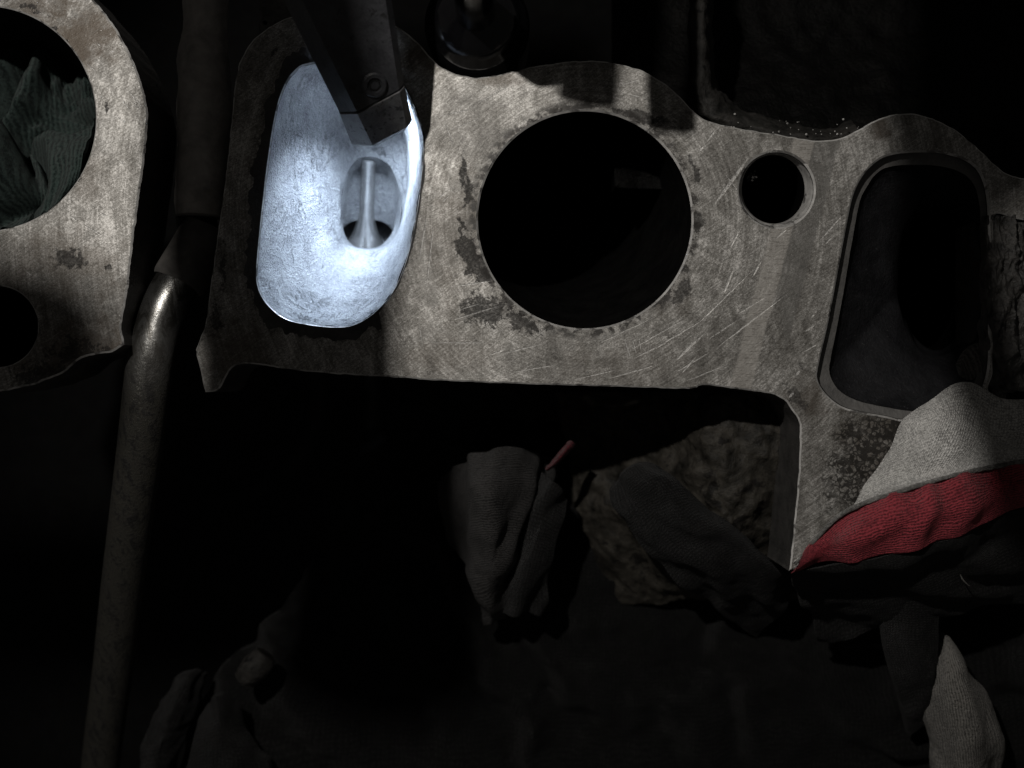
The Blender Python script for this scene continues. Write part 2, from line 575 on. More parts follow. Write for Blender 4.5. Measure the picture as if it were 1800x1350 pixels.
M = {}
M['face'] = face_metal('machined_face_metal', SCRATCH_MAIN,
    [((815, 300), (9, 50), R(4)), ((821, 345), (16, 45), 0), ((822, 445), (26, 62), R(-14)), ((850, 475), (32, 42), R(-30)), ((850, 545), (66, 42), R(12)), ((918, 566), (62, 24), R(20)),
     ((806, 420), (7, 60), R(6)), ((1200, 512), (16, 42), R(28)), ((1225, 395), (14, 34), 0), ((1222, 300), (10, 50), R(-20)), ((1130, 205), (90, 15), R(14)), ((975, 205), (60, 10), R(-10)),
     ((1400, 700), (22, 40), R(-40)), ((1408, 640), (4, 14), 0), ((380, 560), (14, 50), 0), ((392, 470), (10, 60), 0), ((480, 90), (4, 26), R(50))],
    ring=(1028, 386, 188, .982, 26), bands=True, pebble=((1535, 815), (110, 150)),
    brown=[((750, 90), (60, 60), .8), ((880, 140), (60, 20), .6), ((1545, 225), (30, 40), .8), ((1180, 520), (60, 60), .3), ((1540, 790), (130, 130), .55), ((1420, 700), (60, 60), .55),
           ((420, 620), (80, 90), .6), ((780, 620), (140, 60), .35), ((800, 420), (90, 200), .3), ((1100, 640), (200, 60), .25)])
M['side_face'] = face_metal('worn_side_face_metal', SCRATCH_SIDE,
    [((120, 455), (40, 30), 0), ((190, 470), (12, 10), 0), ((150, 620), (90, 40), 0), ((80, 660), (90, 40), 0), ((96, 60), (30, 10), R(35)), ((55, 15), (40, 8), R(20)), ((130, 315), (16, 18), 0), ((187, 190), (4, 16), 0)],
    brown=[((150, 60), (110, 90), .85), ((60, 20), (80, 40), .7), ((110, 470), (160, 110), .5), ((150, 620), (200, 90), .7), ((150, 300), (60, 80), .4)], seed=411.0, dark=.92)

def cast(name, c0, c1, rough=.6, metal=.0, bscale=.12, bs=.6, bd=.0006, spark=0.0, patch=None, spec=.5):
    m = Mat(name)
    a = m.noise(m.px, .02, 7, .65, .4); b = m.noise(m.px, bscale, 4, .65)
    col = m.ramp(m.math('ADD', m.math('MULTIPLY', a, .7), m.math('MULTIPLY', b, .3)), [(.36, c0), (.64, c1)])
    if patch:
        k = m.ss(m.noise(m.px, patch[0], 6, .6, .5), patch[1], patch[1] + .08)
        col = m.mix(k, col, patch[2])
    if spark:
        col = m.mix(m.ss(m.noise(m.px, .35, 2), .66, .74), col, (spark, spark, spark))
    n = m.bump(m.math('ADD', a, m.math('MULTIPLY', b, .7)), bs, bd)
    return m.out(col, rough, metal, n, spec)

def port_mat():
    m = Mat('sand_cast_aluminium')
    a = m.noise(m.px, .016, 8, .70, .6); b = m.noise(m.px, .13, 5, .75); c = m.noise(m.px, .30, 2, .6)
    st = m.noise(m.map(m.px, rot=R(12), scale=(.09, .012, .05)), 1.0, 6, .7)
    v = m.math('MULTIPLY', a, .42)
    for q, w in ((b, .30), (st, .26), (c, .28)): v = m.math('ADD', v, m.math('MULTIPLY', q, w))
    col = m.ramp(m.math('SUBTRACT', v, .13), [(.34, (.17, .175, .185)), (.48, (.29, .297, .308)), (.62, (.44, .447, .455))])
    wx = warp(m, m.px, 30, .02)
    crack = m.ss(m.math('ABSOLUTE', m.math('SUBTRACT', m.noise(m.map(wx, rot=R(10), scale=(1, .45, 1)), .024, 8, .72, 1.2), .5)), .014, .0)
    crack = m.math('MULTIPLY', crack, m.ss(m.noise(m.px, .011, 3), .46, .6))
    col = m.mix(m.math('MULTIPLY', crack, .5), col, (.06, .064, .07))
    pit = m.ss(m.noise(m.px, .17, 3, .6), .62, .72)
    col = m.mix(m.math('MULTIPLY', pit, .6), col, (.62, .63, .64))
    h = m.math('ADD', m.math('MULTIPLY', b, 1.0), m.math('MULTIPLY', c, .6)); h = m.math('ADD', h, m.math('MULTIPLY', a, .9)); h = m.math('SUBTRACT', h, m.math('MULTIPLY', crack, .5))
    return m.out(col, .5, .15, m.bump(h, 1.0, .0008), .4)
M['port'] = port_mat()
M['edge'] = cast('worn_glint_edge', (.24, .235, .225), (.62, .61, .59), .38, .2, .12, .3, .0002, patch=(.035, .53, (.13, .125, .12)))  # bare edge metal, paled further to give the rims a glint
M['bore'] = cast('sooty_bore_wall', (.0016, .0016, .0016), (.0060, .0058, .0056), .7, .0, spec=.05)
M['casting'] = cast('oily_brown_casting', (.006, .0056, .0046), (.050, .045, .037), .6, 0, .06, 1.0, .0009, patch=(.02, .56, (.010, .009, .008)), spec=.2)
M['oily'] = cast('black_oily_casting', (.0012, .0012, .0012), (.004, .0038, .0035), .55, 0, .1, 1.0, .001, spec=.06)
M['grime'] = cast('grimy_casting', (.008, .008, .008), (.09, .085, .078), .5, 0, .08, 1.0, .0015)
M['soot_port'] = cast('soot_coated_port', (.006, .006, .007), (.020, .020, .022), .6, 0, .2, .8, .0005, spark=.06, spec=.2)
M['ledge'] = cast('gasket_grey_ledge', (.07, .068, .066), (.13, .126, .12), .55, .1)
M['residue'] = cast('gasket_residue', (.012, .0118, .0115), (.055, .052, .049), .6, 0, .15, 1.0, .0004)
M['wall'] = cast('cast_side_wall', (.015, .0145, .014), (.05, .047, .044), .6, .0, .2, .8, .0006)
M['rib'] = cast('grimy_rib', (.006, .006, .0055), (.034, .032, .029), .65, 0, .07, 1.0, .0008, patch=(.04, .58, (.003, .003, .003)), spec=.2)
M['hose'] = cast('dusty_black_hose', (.22, .21, .20), (.40, .375, .35), .85, 0, .05, .4, .0006, patch=(.013, .63, (.34, .31, .285)), spec=.1)
M['sleeve'] = cast('dark_hose_sleeve', (.06, .057, .054), (.13, .122, .115), .8, 0, .06, .4, .0005, spec=.2)
M['rubber'] = cast('glossy_black_rubber', (.002, .002, .0025), (.004, .004, .0045), .14, 0, .1, .06, .0004, spec=.5)
M['floor'] = cast('dark_floor', (.003, .003, .003), (.006, .006, .006), .9, 0, spec=.1)
M['plastic'] = cast('scuffed_black_plastic', (.014, .0145, .017), (.046, .047, .052), .45, 0, .25, .5, .0003, patch=(.06, .58, (.010, .010, .011)))
M['cap'] = cast('lightened_end_cap', (.05, .05, .054), (.16, .16, .165), .55, 0, .3, .6, .0003, patch=(.09, .56, (.02, .02, .021)))  # greyer than the housing so the unlit end face reads as lit
M['valve'] = cast('valve_steel', (.42, .415, .405), (.70, .69, .67), .22, .85, .2, .25, .0002)
M['seat'] = cast('dark_seat_steel', (.03, .03, .032), (.12, .12, .125), .4, .3, .15, .4, .0003)
M['clamp'] = cast('black_clamp', (.003, .003, .003), (.006, .006, .006), .6, 0)

def pipe_mat():
    m = Mat('tarnished_steel_pipe')
    a = m.noise(m.map(m.px, scale=(.050, .020, .03)), 1.0, 8, .72, .8); b = m.noise(m.px, .16, 5, .75)
    k = m.ss(m.math('ADD', m.math('MULTIPLY', a, .65), m.math('MULTIPLY', b, .35)), .44, .58)
    sp = m.N.new('ShaderNodeSeparateXYZ'); m.L.new(m.px, sp.inputs[0])
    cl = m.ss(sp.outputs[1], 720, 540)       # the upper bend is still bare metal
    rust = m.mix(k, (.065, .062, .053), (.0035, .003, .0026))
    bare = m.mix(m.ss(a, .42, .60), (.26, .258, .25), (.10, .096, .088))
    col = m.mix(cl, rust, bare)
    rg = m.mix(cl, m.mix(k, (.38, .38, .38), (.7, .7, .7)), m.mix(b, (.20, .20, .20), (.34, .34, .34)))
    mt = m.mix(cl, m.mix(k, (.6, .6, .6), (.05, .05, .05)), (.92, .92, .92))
    return m.out(col, rg, mt, m.bump(m.math('ADD', a, b), m.ss(cl, 0, 1, .7, .12), .0005))
M['pipe'] = pipe_mat()

def cloth(name, c0, c1, warp_scale=900, dirt=.5, fuzz=.35, ribs=None, blotch=(.02, .02, .02), sheen=.1):
    m = Mat(name)
    u = m.map(m.uv, (0, 0, 0))
    uw = m.N.new('ShaderNodeVectorMath'); uw.operation = 'ADD'
    nz = m.N.new('ShaderNodeVectorMath'); nz.operation = 'SCALE'; nz.inputs['Scale'].default_value = .0022
    m.L.new(m.ncol(m.px, .035, 4), nz.inputs[0]); m.L.new(u, uw.inputs[0]); m.L.new(nz.outputs[0], uw.inputs[1])
    uu = uw.outputs[0]
    a = m.wave(uu, warp_scale, 0, 1, 'X'); b = m.wave(uu, warp_scale, 0, 1, 'Y')
    wv = m.math('MULTIPLY', a, b) if not ribs else m.math('ADD', m.math('MULTIPLY', a, .2 if ribs == 'Y' else .9), m.math('MULTIPLY', b, .9 if ribs == 'Y' else .2))
    n1 = m.noise(m.px, .25, 4, .75); n2 = m.noise(m.px, .018, 6, .65)
    v = m.math('ADD', m.math('MULTIPLY', wv, .22), m.math('MULTIPLY', n1, 1.0))
    v = m.math('ADD', v, m.math('MULTIPLY', n2, .35))
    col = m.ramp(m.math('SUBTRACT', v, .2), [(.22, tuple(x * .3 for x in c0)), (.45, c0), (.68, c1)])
    k = m.ss(m.noise(m.px, .035, 6, .7, .4), .56, .66)
    col = m.mix(m.math('MULTIPLY', k, dirt), col, blotch)
    h = m.math('ADD', m.math('MULTIPLY', wv, .42), m.math('MULTIPLY', n1, 1.1))
    m.out(col, .9, 0, m.bump(h, .9, .0007), .12)
    m.b.inputs['Sheen Weight'].default_value = sheen
    return m.m
M['teal'] = cloth('dark_teal_knit', (.006, .0115, .0105), (.036, .053, .048), 200, .5, ribs='X', blotch=(.004, .006, .006), sheen=.05)
M['grey'] = cloth('grey_cotton', (.36, .355, .34), (.78, .77, .74), 400, .35, blotch=(.05, .048, .045))
M['red'] = cloth('red_cotton', (.085, .009, .014), (.34, .046, .060), 420, .45, ribs='Y', blotch=(.06, .008, .012))
M['strap'] = cloth('dull_red_strap', (.035, .004, .007), (.10, .014, .020), 420, .3)
M['dark'] = cloth('charcoal_knit', (.009, .0087, .0086), (.044, .042, .041), 330, .45, ribs='Y', blotch=(.008, .008, .008), sheen=.05)
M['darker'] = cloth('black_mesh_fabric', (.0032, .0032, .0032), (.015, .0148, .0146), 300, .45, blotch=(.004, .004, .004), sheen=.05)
M['black_cloth'] = cloth('shade_black_cloth', (.0015, .0015, .0015), (.007, .007, .0068), 260, .5, blotch=(.002, .002, .002), sheen=.03)
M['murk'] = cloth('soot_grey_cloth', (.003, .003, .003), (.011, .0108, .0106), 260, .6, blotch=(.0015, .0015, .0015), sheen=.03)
M['hem'] = cloth('grey_hem', (.10, .098, .092), (.22, .215, .205), 600, .4)
M['ash'] = cloth('ash_grey_cotton', (.060, .058, .052), (.18, .172, .158), 260, .45, ribs='X', sheen=.1)
m_ = Mat('lit_led'); m_.b.inputs['Emission Color'].default_value = (.75, .86, 1, 1); m_.b.inputs['Emission Strength'].default_value = 6
M['led'] = m_.m

# ------------------------------------------------------------------ setting: dark floor of the engine bay
bm = bmesh.new()
vs = [[bm.verts.new(((i - 6) * .12, (j - 6) * .12, -.30 + .012 * noise.noise(Vector((i, j, 0))))) for i in range(13)] for j in range(13)]
for j in range(12):
    for i in range(12):
        bm.faces.new((vs[j][i], vs[j][i + 1], vs[j + 1][i + 1], vs[j + 1][i]))
tag(obj('floor', bm, M['floor']), kind='structure')

# ------------------------------------------------------------------ main cylinder head
MOUTH = smooth_line([(540, 113), (600, 106), (668, 116), (708, 152), (733, 205), (743, 255), (738, 330), (727, 400), (712, 462), (690, 512), (656, 550),
                     (622, 570), (588, 574), (545, 570), (503, 560), (473, 537), (455, 507), (452, 470), (460, 385), (473, 275), (486, 195), (502, 148), (520, 124)], step=5)
POCKET = smooth_line([(1560, 274), (1600, 268), (1660, 270), (1710, 290), (1733, 335), (1738, 420), (1738, 560), (1734, 660), (1700, 720), (1640, 737), (1590, 738), (1555, 731), (1515, 724), (1482, 715),
                      (1455, 695), (1438, 668), (1440, 640), (1458, 560), (1475, 470), (1490, 390), (1500, 345), (1515, 312), (1536, 288)], step=6)
OUTER = smooth_line([(362, 562), (378, 440), (395, 320), (408, 200), (416, 130), (428, 95), (450, 65), (485, 40), (525, 24), (580, 16), (640, 20), (700, 48),
                     (735, 75), (757, 100, 'c'), (770, 114), (785, 122), (808, 131), (838, 136), (868, 133), (900, 125, 'c'), (960, 113), (1030, 106), (1087, 112), (1136, 127), (1185, 160),
                     (1222, 197), (1246, 213), (1300, 225), (1360, 235), (1420, 245), (1450, 247), (1485, 240), (1515, 224), (1558, 204), (1610, 200), (1670, 222), (1725, 265), (1748, 288), (1772, 305),
                     (1815, 316), (1900, 320, 'c'), (1900, 398, 'c'), (1800, 386), (1768, 378), (1752, 376), (1747, 392), (1747, 450), (1747, 560), (1746, 650), (1750, 700), (1900, 760, 'c'), (1900, 850, 'c'), (1640, 935, 'c'), (1470, 975, 'c'), (1387, 1004, 'c'), (1390, 985), (1397, 915), (1404, 840), (1407, 760), (1405, 742), (1392, 720),
                     (1378, 702), (1355, 692), (1300, 684), (1262, 679), (1243, 676), (1228, 679), (1212, 683), (1100, 680), (1000, 677), (820, 671), (690, 663), (560, 655), (500, 648), (445, 640),
                     (415, 642), (403, 653), (392, 672), (381, 687), (360, 690, 'c'), (351, 650), (344, 615, 'c'), (353, 590)], step=6)
head = thing('cylinder_head', 'large worn aluminium cylinder head with the lit oval port and the big empty bore', 'cylinder head', plane_pt(1000, 400, -.03))
OUTER = ragged(OUTER, 1.4, .05, 3.0)
bm = plate(OUTER, [MOUTH, circle(1028, 386, 188, 191, 160), circle(1365, 333, 66, 66, 80), POCKET], 0, 26, .38, hole_depth=1.1, bev_h=.5)
obj('mating_face', bm, [M['face'], M['wall'], M['edge']], head)

# lit oval port: lofted cast runner that bends towards the valve pocket
NS = 160
def sec(pts, z, c=None, n=NS):
    q = by_angle(smooth_line(pts, step=4) if not isinstance(pts[0], Vector) else pts, n, c)
    if callable(z): return [W(p.x, p.y, z(p)) for p in q]
    return [W(p.x, p.y, z) for p in q]
def moved(pts, k, c): return [Vector((c[0] + (p.x - c[0]) * k, c[1] + (p.y - c[1]) * k)) for p in pts]
s0 = sec(MOUTH, -.5, Vector((600, 340)))
s1 = sec(moved(MOUTH, .982, (600, 340)), -1.6, Vector((600, 340)))
s2 = sec([(550, 128), (620, 120), (680, 138), (708, 175), (727, 222), (735, 262), (728, 335), (716, 405), (699, 460), (676, 503), (642, 532), (600, 545), (550, 538), (515, 515), (502, 470), (503, 385), (512, 275), (520, 190), (530, 148)], -11, Vector((610, 335)))
s3 = sec([(585, 165), (640, 160), (686, 178), (706, 215), (719, 255), (718, 335), (703, 405), (680, 458), (655, 485), (610, 492), (580, 478), (566, 445), (560, 385), (562, 280), (566, 205)], -24, Vector((640, 335)))
s4 = sec([(604, 205), (640, 198), (680, 204), (702, 228), (714, 262), (715, 335), (704, 396), (680, 442), (655, 458), (620, 455), (602, 436), (598, 385), (599, 300), (601, 230)], -36, Vector((652, 335)))
arch = [(645, 276), (668, 280), (688, 296), (701, 325), (706, 360), (702, 395), (692, 420), (672, 436), (645, 440), (617, 434), (602, 418), (596, 395), (600, 360), (604, 325), (612, 298), (626, 282)]
s5 = sec(arch, -40, Vector((650, 360)))
s6 = sec([(647, 292), (668, 297), (684, 312), (695, 340), (699, 365), (697, 398), (690, 420), (670, 434), (645, 437), (618, 432), (604, 418), (599, 396), (606, 362), (610, 335), (620, 308), (632, 295)], -47, Vector((650, 365)))
hole = circle(645, 411, 47, 26, 80)
s7 = sec(hole, lambda p: -56 if p.y < 411 else -50, Vector((645, 411)))
def dense(list_of, k=4):
    out = []
    for a, b in zip(list_of, list_of[1:]):
        for j in range(k): out.append(tween(a, b, j / k))
    return out + [list_of[-1]]
def smooth_secs(secs, k=5):
    out = []
    n = len(secs)
    for i in range(n - 1):
        a, b, c, d = secs[max(i - 1, 0)], secs[i], secs[i + 1], secs[min(i + 2, n - 1)]
        for j in range(k):
            t = j / k
            out.append([0.5 * ((2 * q) + (-p + r) * t + (2 * p - 5 * q + 4 * r - w) * t * t + (-p + 3 * q - 3 * r + w) * t ** 3) for p, q, r, w in zip(a, b, c, d)])
    return out + [secs[-1]]
run = [s0, s1] + smooth_secs([s1, s2, s3, s4], 8)[1:] + dense([s4, s5], 3)[1:]
port = obj('intake_port', loft(run, uneven=.00035, ufreq=260), M['port'], head, 60)
tag(port, 'brightly lit rough cast oval port')
pk = obj('valve_pocket', loft(dense([s5, s6, s7], 4), uneven=.0001, ufreq=300), M['port'], port, 50)
s8 = sec(moved(hole, .96, (645, 411)), -64, Vector((645, 411)))
obj('valve_seat', loft([s7, tween(s7, s8, .25), s8], cap_end=True), M['seat'], port, 30)
# valve: stem running down the pocket and flaring into the tulip head
va, vb = W(648, 279, -44.5), W(642, 436, -61)
st = []
for t, r in ((-.02, 17), (.0, 17), (.05, 15), (.10, 13.5), (.3, 12.5), (.55, 13), (.64, 15), (.74, 19), (.84, 25), (.93, 33), (1, 42), (1.02, 43)):
    st.append((va + (vb - va) * t, r * S * 1.16))
obj('intake_valve', tube(st, 5, 40), M['valve'], head, 60)

# round bore, leaning away from the lens
def cone(levels, n=100):
    return [[W(cx + rx * math.cos(2 * math.pi * i / n), cy + ry * math.sin(2 * math.pi * i / n), z) for i in range(n)] for cx, cy, rx, ry, z in levels]
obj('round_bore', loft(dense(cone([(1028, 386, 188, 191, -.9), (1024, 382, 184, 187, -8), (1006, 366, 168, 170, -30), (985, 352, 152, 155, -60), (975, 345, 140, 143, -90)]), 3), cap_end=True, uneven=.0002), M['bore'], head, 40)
obj('bolt_hole', loft(cone([(1365, 333, 66, 66, -.9), (1363.5, 331, 63, 63.5, -2.2)], 64), flip=False), M['edge'], head, 30)
obj('countersink', loft(cone([(1363.5, 331, 63, 63.5, -2.2), (1360, 332, 56, 61, -6), (1359, 333, 55.5, 60.5, -7)], 64)), M['edge'], head, 30)  # pale edge colour stands in for a lit rim
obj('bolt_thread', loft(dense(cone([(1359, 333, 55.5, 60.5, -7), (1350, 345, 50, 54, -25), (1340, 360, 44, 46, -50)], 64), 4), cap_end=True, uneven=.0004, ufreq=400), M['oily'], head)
# second port: ledge, then a sooty wall sloping inwards
PC = Vector((1595, 500))
p0 = sec(POCKET, -.9, PC)
p1 = sec(moved(POCKET, .995, PC), -3.2, PC)
LED = smooth_line([(1560, 294), (1600, 290), (1655, 293), (1700, 310), (1720, 350), (1724, 430), (1724, 560), (1720, 650), (1690, 703), (1640, 722), (1595, 722), (1560, 716), (1520, 708), (1490, 697),
                   (1468, 678), (1458, 655), (1460, 632), (1474, 560), (1490, 470), (1503, 395), (1512, 352), (1525, 325), (1542, 304)], step=6)
p2 = sec(LED, -4.2, PC)
p3 = sec(moved(LED, .985, PC), -6, PC)
p4 = sec(circle(1650, 490, 72, 140, 80), -20, PC)
p5 = sec(circle(1645, 490, 66, 125, 80), -30, PC)
sp_ = obj('second_port', loft([p0, p1, p2], uneven=.00012), M['ledge'], head, 30)
tag(sp_, 'dark second oval port, partly hidden by a grey rag')
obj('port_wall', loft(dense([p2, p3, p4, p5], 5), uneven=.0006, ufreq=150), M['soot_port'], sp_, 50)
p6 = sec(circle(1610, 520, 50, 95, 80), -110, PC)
obj('port_throat', loft(dense([p5, p6], 5), cap_end=True, uneven=.0006, ufreq=150), M['oily'], sp_, 50)  # throat coloured black to stand for the deep shade

# black gasket residue round the lit port
gi = by_angle(MOUTH, 420, Vector((598, 340)))
bm = bmesh.new()
ri, ro = [], []
for k, p in enumerate(gi):
    d = (p - Vector((598, 340))); L = d.length; d.normalize()
    wv = 24 + 14 * noise.fractal(Vector((p.x * .03, p.y * .03, 1)), .8, 2, 6)
    if p.x > 655 and p.y < 545: wv *= .2
    q = p + d * 1.8 / 1; o = p + d * max(3, wv)
    ri.append(bm.verts.new(((q.x - 900) * S, (675 - q.y) * S, .00008)))
    ro.append(bm.verts.new(((o.x - 900) * S, (675 - o.y) * S, .00006)))
for k in range(len(gi)):
    j = (k + 1) % len(gi)
    bm.faces.new((ri[k], ri[j], ro[j], ro[k]))
bmesh.ops.recalc_face_normals(bm, faces=bm.faces)
r_ = bmesh.ops.extrude_face_region(bm, geom=bm.faces[:])
for g in r_['geom']:
    if isinstance(g, bmesh.types.BMVert): g.co.z += .00007
bmesh.ops.recalc_face_normals(bm, faces=bm.faces)
obj('gasket_residue', bm, M['residue'], head)

# ------------------------------------------------------------------ neighbouring head, left
side = thing('cylinder_head', 'partly seen worn cylinder head at the left edge with a rag-stuffed round bore', 'cylinder head', plane_pt(60, 400, -.03))
SO = smooth_line([(158, -6), (185, 24), (214, 68), (238, 118), (254, 168), (260, 199, 'c'), (256, 250), (246, 330), (236, 400), (223, 510), (213, 570), (218, 606, 'c'),
                  (196, 618), (150, 626), (128, 640), (112, 655), (80, 668), (40, 680), (-20, 690), (-150, 690, 'c'), (-260, 300, 'c'), (-150, -60, 'c'), (60, -80), (120, -48)], step=6)
SO = ragged(SO, 1.8, .06, 8.0)
bm = plate(SO, [circle(-30, 208, 198, 198, 160), circle(-5, 574, 71, 71, 80)], 0, 26, .45, hole_depth=1.0, bev_h=.35)
obj('mating_face', bm, [M['side_face'], M['wall'], M['edge']], side)
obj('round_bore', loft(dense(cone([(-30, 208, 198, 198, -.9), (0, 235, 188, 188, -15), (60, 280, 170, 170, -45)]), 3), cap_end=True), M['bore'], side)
obj('bolt_hole', loft(dense(cone([(-5, 574, 71, 71, -.9), (10, 578, 66, 66, -10), (60, 590, 58, 58, -45)], 64), 3), cap_end=True), M['oily'], side)

# teal rag in the left bore
def teal_d(p, u, v):
    q = Vector((p.x * 46, p.y * 30, 0)) + Vector((3, 1, 0)) + Vector((noise.noise(p * 50), noise.noise(p * 50 + Vector((5, 5, 5))), 0)) * .8
    r = abs(noise.fractal(q, 1.0, 2, 3))
    return .026 * (r - .3) + .0012 * noise.noise(p * 260)
bm = sheet([[(-70, 20, -44), (20, 30, -46), (90, 60, -48), (150, 100, -48)],
            [(-70, 120, -36), (30, 130, -32), (110, 140, -34), (178, 160, -34)],
            [(-70, 220, -30), (20, 230, -27), (95, 250, -25), (186, 220, -22)],
            [(-70, 320, -18), (20, 330, -12), (80, 320, -12), (165, 300, -14)],
            [(-70, 410, -14), (20, 404, -11), (66, 398, -11), (122, 380, -12)]], 150, 140, teal_d, .002)
tag(obj('shop_rag', bm, M['teal'], None, 60), 'dark teal knitted rag stuffed into the round bore at the left edge', 'rag')

# ------------------------------------------------------------------ pipe and hoses on the left
pipe = thing('metal_pipe', 'bent bare steel pipe running down the left side below a rubber hose', 'pipe', W(200, 1150, -70))
rP = .0063
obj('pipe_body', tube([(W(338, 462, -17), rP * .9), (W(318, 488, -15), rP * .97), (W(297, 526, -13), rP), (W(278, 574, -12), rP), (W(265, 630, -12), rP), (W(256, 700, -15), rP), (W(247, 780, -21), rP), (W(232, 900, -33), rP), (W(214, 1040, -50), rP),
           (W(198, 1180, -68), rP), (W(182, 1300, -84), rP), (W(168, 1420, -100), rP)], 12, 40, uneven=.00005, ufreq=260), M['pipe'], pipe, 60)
obj('sleeve', tube([(W(366, 402, -19), .0074), (W(350, 436, -18), .0075), (W(326, 476, -16), .0075), (W(314, 494, -15.2), .0073), (W(311, 499, -15), .0066)], 8, 36), M['sleeve'], pipe, 50)
hs = thing('rubber_hose', 'thick dusty black rubber hose standing in the gap between the two cylinder heads', 'hose', W(342, 380, -20))
obj('hose_body', tube([(W(364, -60, -16), .0060), (W(362, 40, -16), .0062), (W(360, 100, -16), .0070), (W(359, 190, -15), .0073), (W(357, 280, -14), .0075), (W(356, 345, -14), .0072), (W(355, 380, -14), .0065)], 12, 40, uneven=.0009, ufreq=90), M['hose'], hs, 60)
obj('clamp', tube([(W(344, 378, -19), .0056), (W(350, 415, -18.5), .0056)], 3, 24), M['clamp'], hs)
tag(obj('vacuum_line', tube([(W(372, -40, -26), .0012), (W(374, 40, -26), .0012), (W(376, 130, -30), .0012)], 8, 12), M['hose']),
    'thin dark line beside the top of the dusty rubber hose', 'hose')
br = thing('bracket', 'dark grimy bracket with a small hole behind the top left corner of the big head', 'bracket', W(475, 20, -8))
obj('bracket_plate', plate(smooth_line([(445, -60, 'c'), (446, 54, 'c'), (470, 44), (520, 20, 'c'), (560, -60, 'c')], step=8), [circle(457.5, 27, 3.2, 3.2, 16)], -6, 5, .3), [M['grime'], M['grime'], M['grime']], br)

# ------------------------------------------------------------------ inspection lamp
lamp = thing('inspection_lamp', 'scuffed black inspection lamp bar pointing its light into the oval port', 'lamp', W(640, 180, 14))
UP = Vector((0, 0, 1))
tip_c, top_c = W(657, 184, 21), W(600, 0, 36)
ax = (tip_c - top_c).normalized()
wdir = ax.cross(Vector((0.10, -.12, 1))).normalized()
if wdir.x < 0: wdir = -wdir
ndir = wdir.cross(ax).normalized()
if ndir.z < 0: ndir = -ndir
def bar_sec(c, w, t, ch, skew=0.0):
    """closed section of the bar: c is the middle of its upper side"""
    pts = [(-w + ch, 0), (w - ch * .4, 0), (w, -ch * .5), (w, -t + .001), (w - .001, -t), (-w + .001, -t), (-w, -t + .001), (-w, -ch * 1.5)]
    return [c + wdir * a + ndir * b + ax * (skew * a) for a, b in pts]
Wt = .0086
secs = []
for t in (-1.2, -.5, 0, .35, .7, .93, .985):
    c = top_c + (tip_c - top_c) * t
    wdt = Wt * (1.42 - .42 * max(t, -.5))
    secs.append(bar_sec(c, wdt, .0165, .0042, -.2))
obj('housing', loft(secs, cap_start=True, cap_end=True), M['plastic'], lamp, 25)
ec = tip_c + ax * .0001
e0 = bar_sec(ec - ndir * .0003, Wt * .99, .0160, .0040, -.2)
e1 = bar_sec(ec + ax * .0002, Wt * 1.01, .0163, .0042, -.2)
e2 = bar_sec(ec + ax * .0108 - ndir * .0042, Wt * .96, .0118, .0050, -.2)
e3 = bar_sec(ec + ax * .0122 - ndir * .0064, Wt * .88, .0090, .0048, -.2)
bm = loft([e0, e1, e2, e3], cap_start=True, cap_end=True)
bmesh.ops.recalc_face_normals(bm, faces=bm.faces)
obj('end_cap', bm, M['cap'], lamp, 25)
sc_c = tip_c - ax * .0048 + wdir * .0016
def disc(c, n_, prof, seg=28):
    u = n_.orthogonal().normalized(); v = n_.cross(u)
    return loft([[c + (u * math.cos(2 * math.pi * i / seg) + v * math.sin(2 * math.pi * i / seg)) * r + n_ * h for i in range(seg)] for r, h in prof], cap_end=True)
scr_ = obj('screw', disc(sc_c, ndir, [(.0031, -.0003), (.0031, .0006), (.0027, .0010), (.0019, .0010), (.0016, .0004)]), M['plastic'], lamp, 40)
obj('socket', disc(sc_c, ndir, [(.0016, .00045), (.0015, .0006), (.0012, .0006), (.0011, -.0004)], 6), M['clamp'], scr_, 0)
lc = tip_c - ndir * .0164 - ax * .0015 + wdir * .0020
obj('led_barrel', disc(lc, -ndir, [(.0054, 0), (.0052, .0085), (.0044, .0085), (.0044, .0077)]), M['plastic'], lamp, 40)
obj('led_lens', disc(lc - ndir * .0078, -ndir, [(.0043, 0), (.0036, .0004)]), M['led'], lamp, 40)
ledp = lc - ndir * .0096
led = spot('lamp_led', ledp, W(708, 412, -13), 1.6, (.66, .80, 1.0), .003, R(118), 1.0)

# ------------------------------------------------------------------ black parts along the top
boot = thing('rubber_boot', 'glossy black rubber boot sitting in the curved notch of the head at the top', 'boot', W(838, 30, -10))
bc = plane_pt(838, 38)
obj('boot_body', disc(bc, UP, [(.0142, -.022), (.0142, -.006), (.0139, -.002), (.0126, .0005), (.0112, .0022), (.0108, .0040), (.0085, .0060), (.0052, .0085), (.0050, .030), (.0050, .052), (.0040, .056)], 72), M['rubber'], boot, 50)

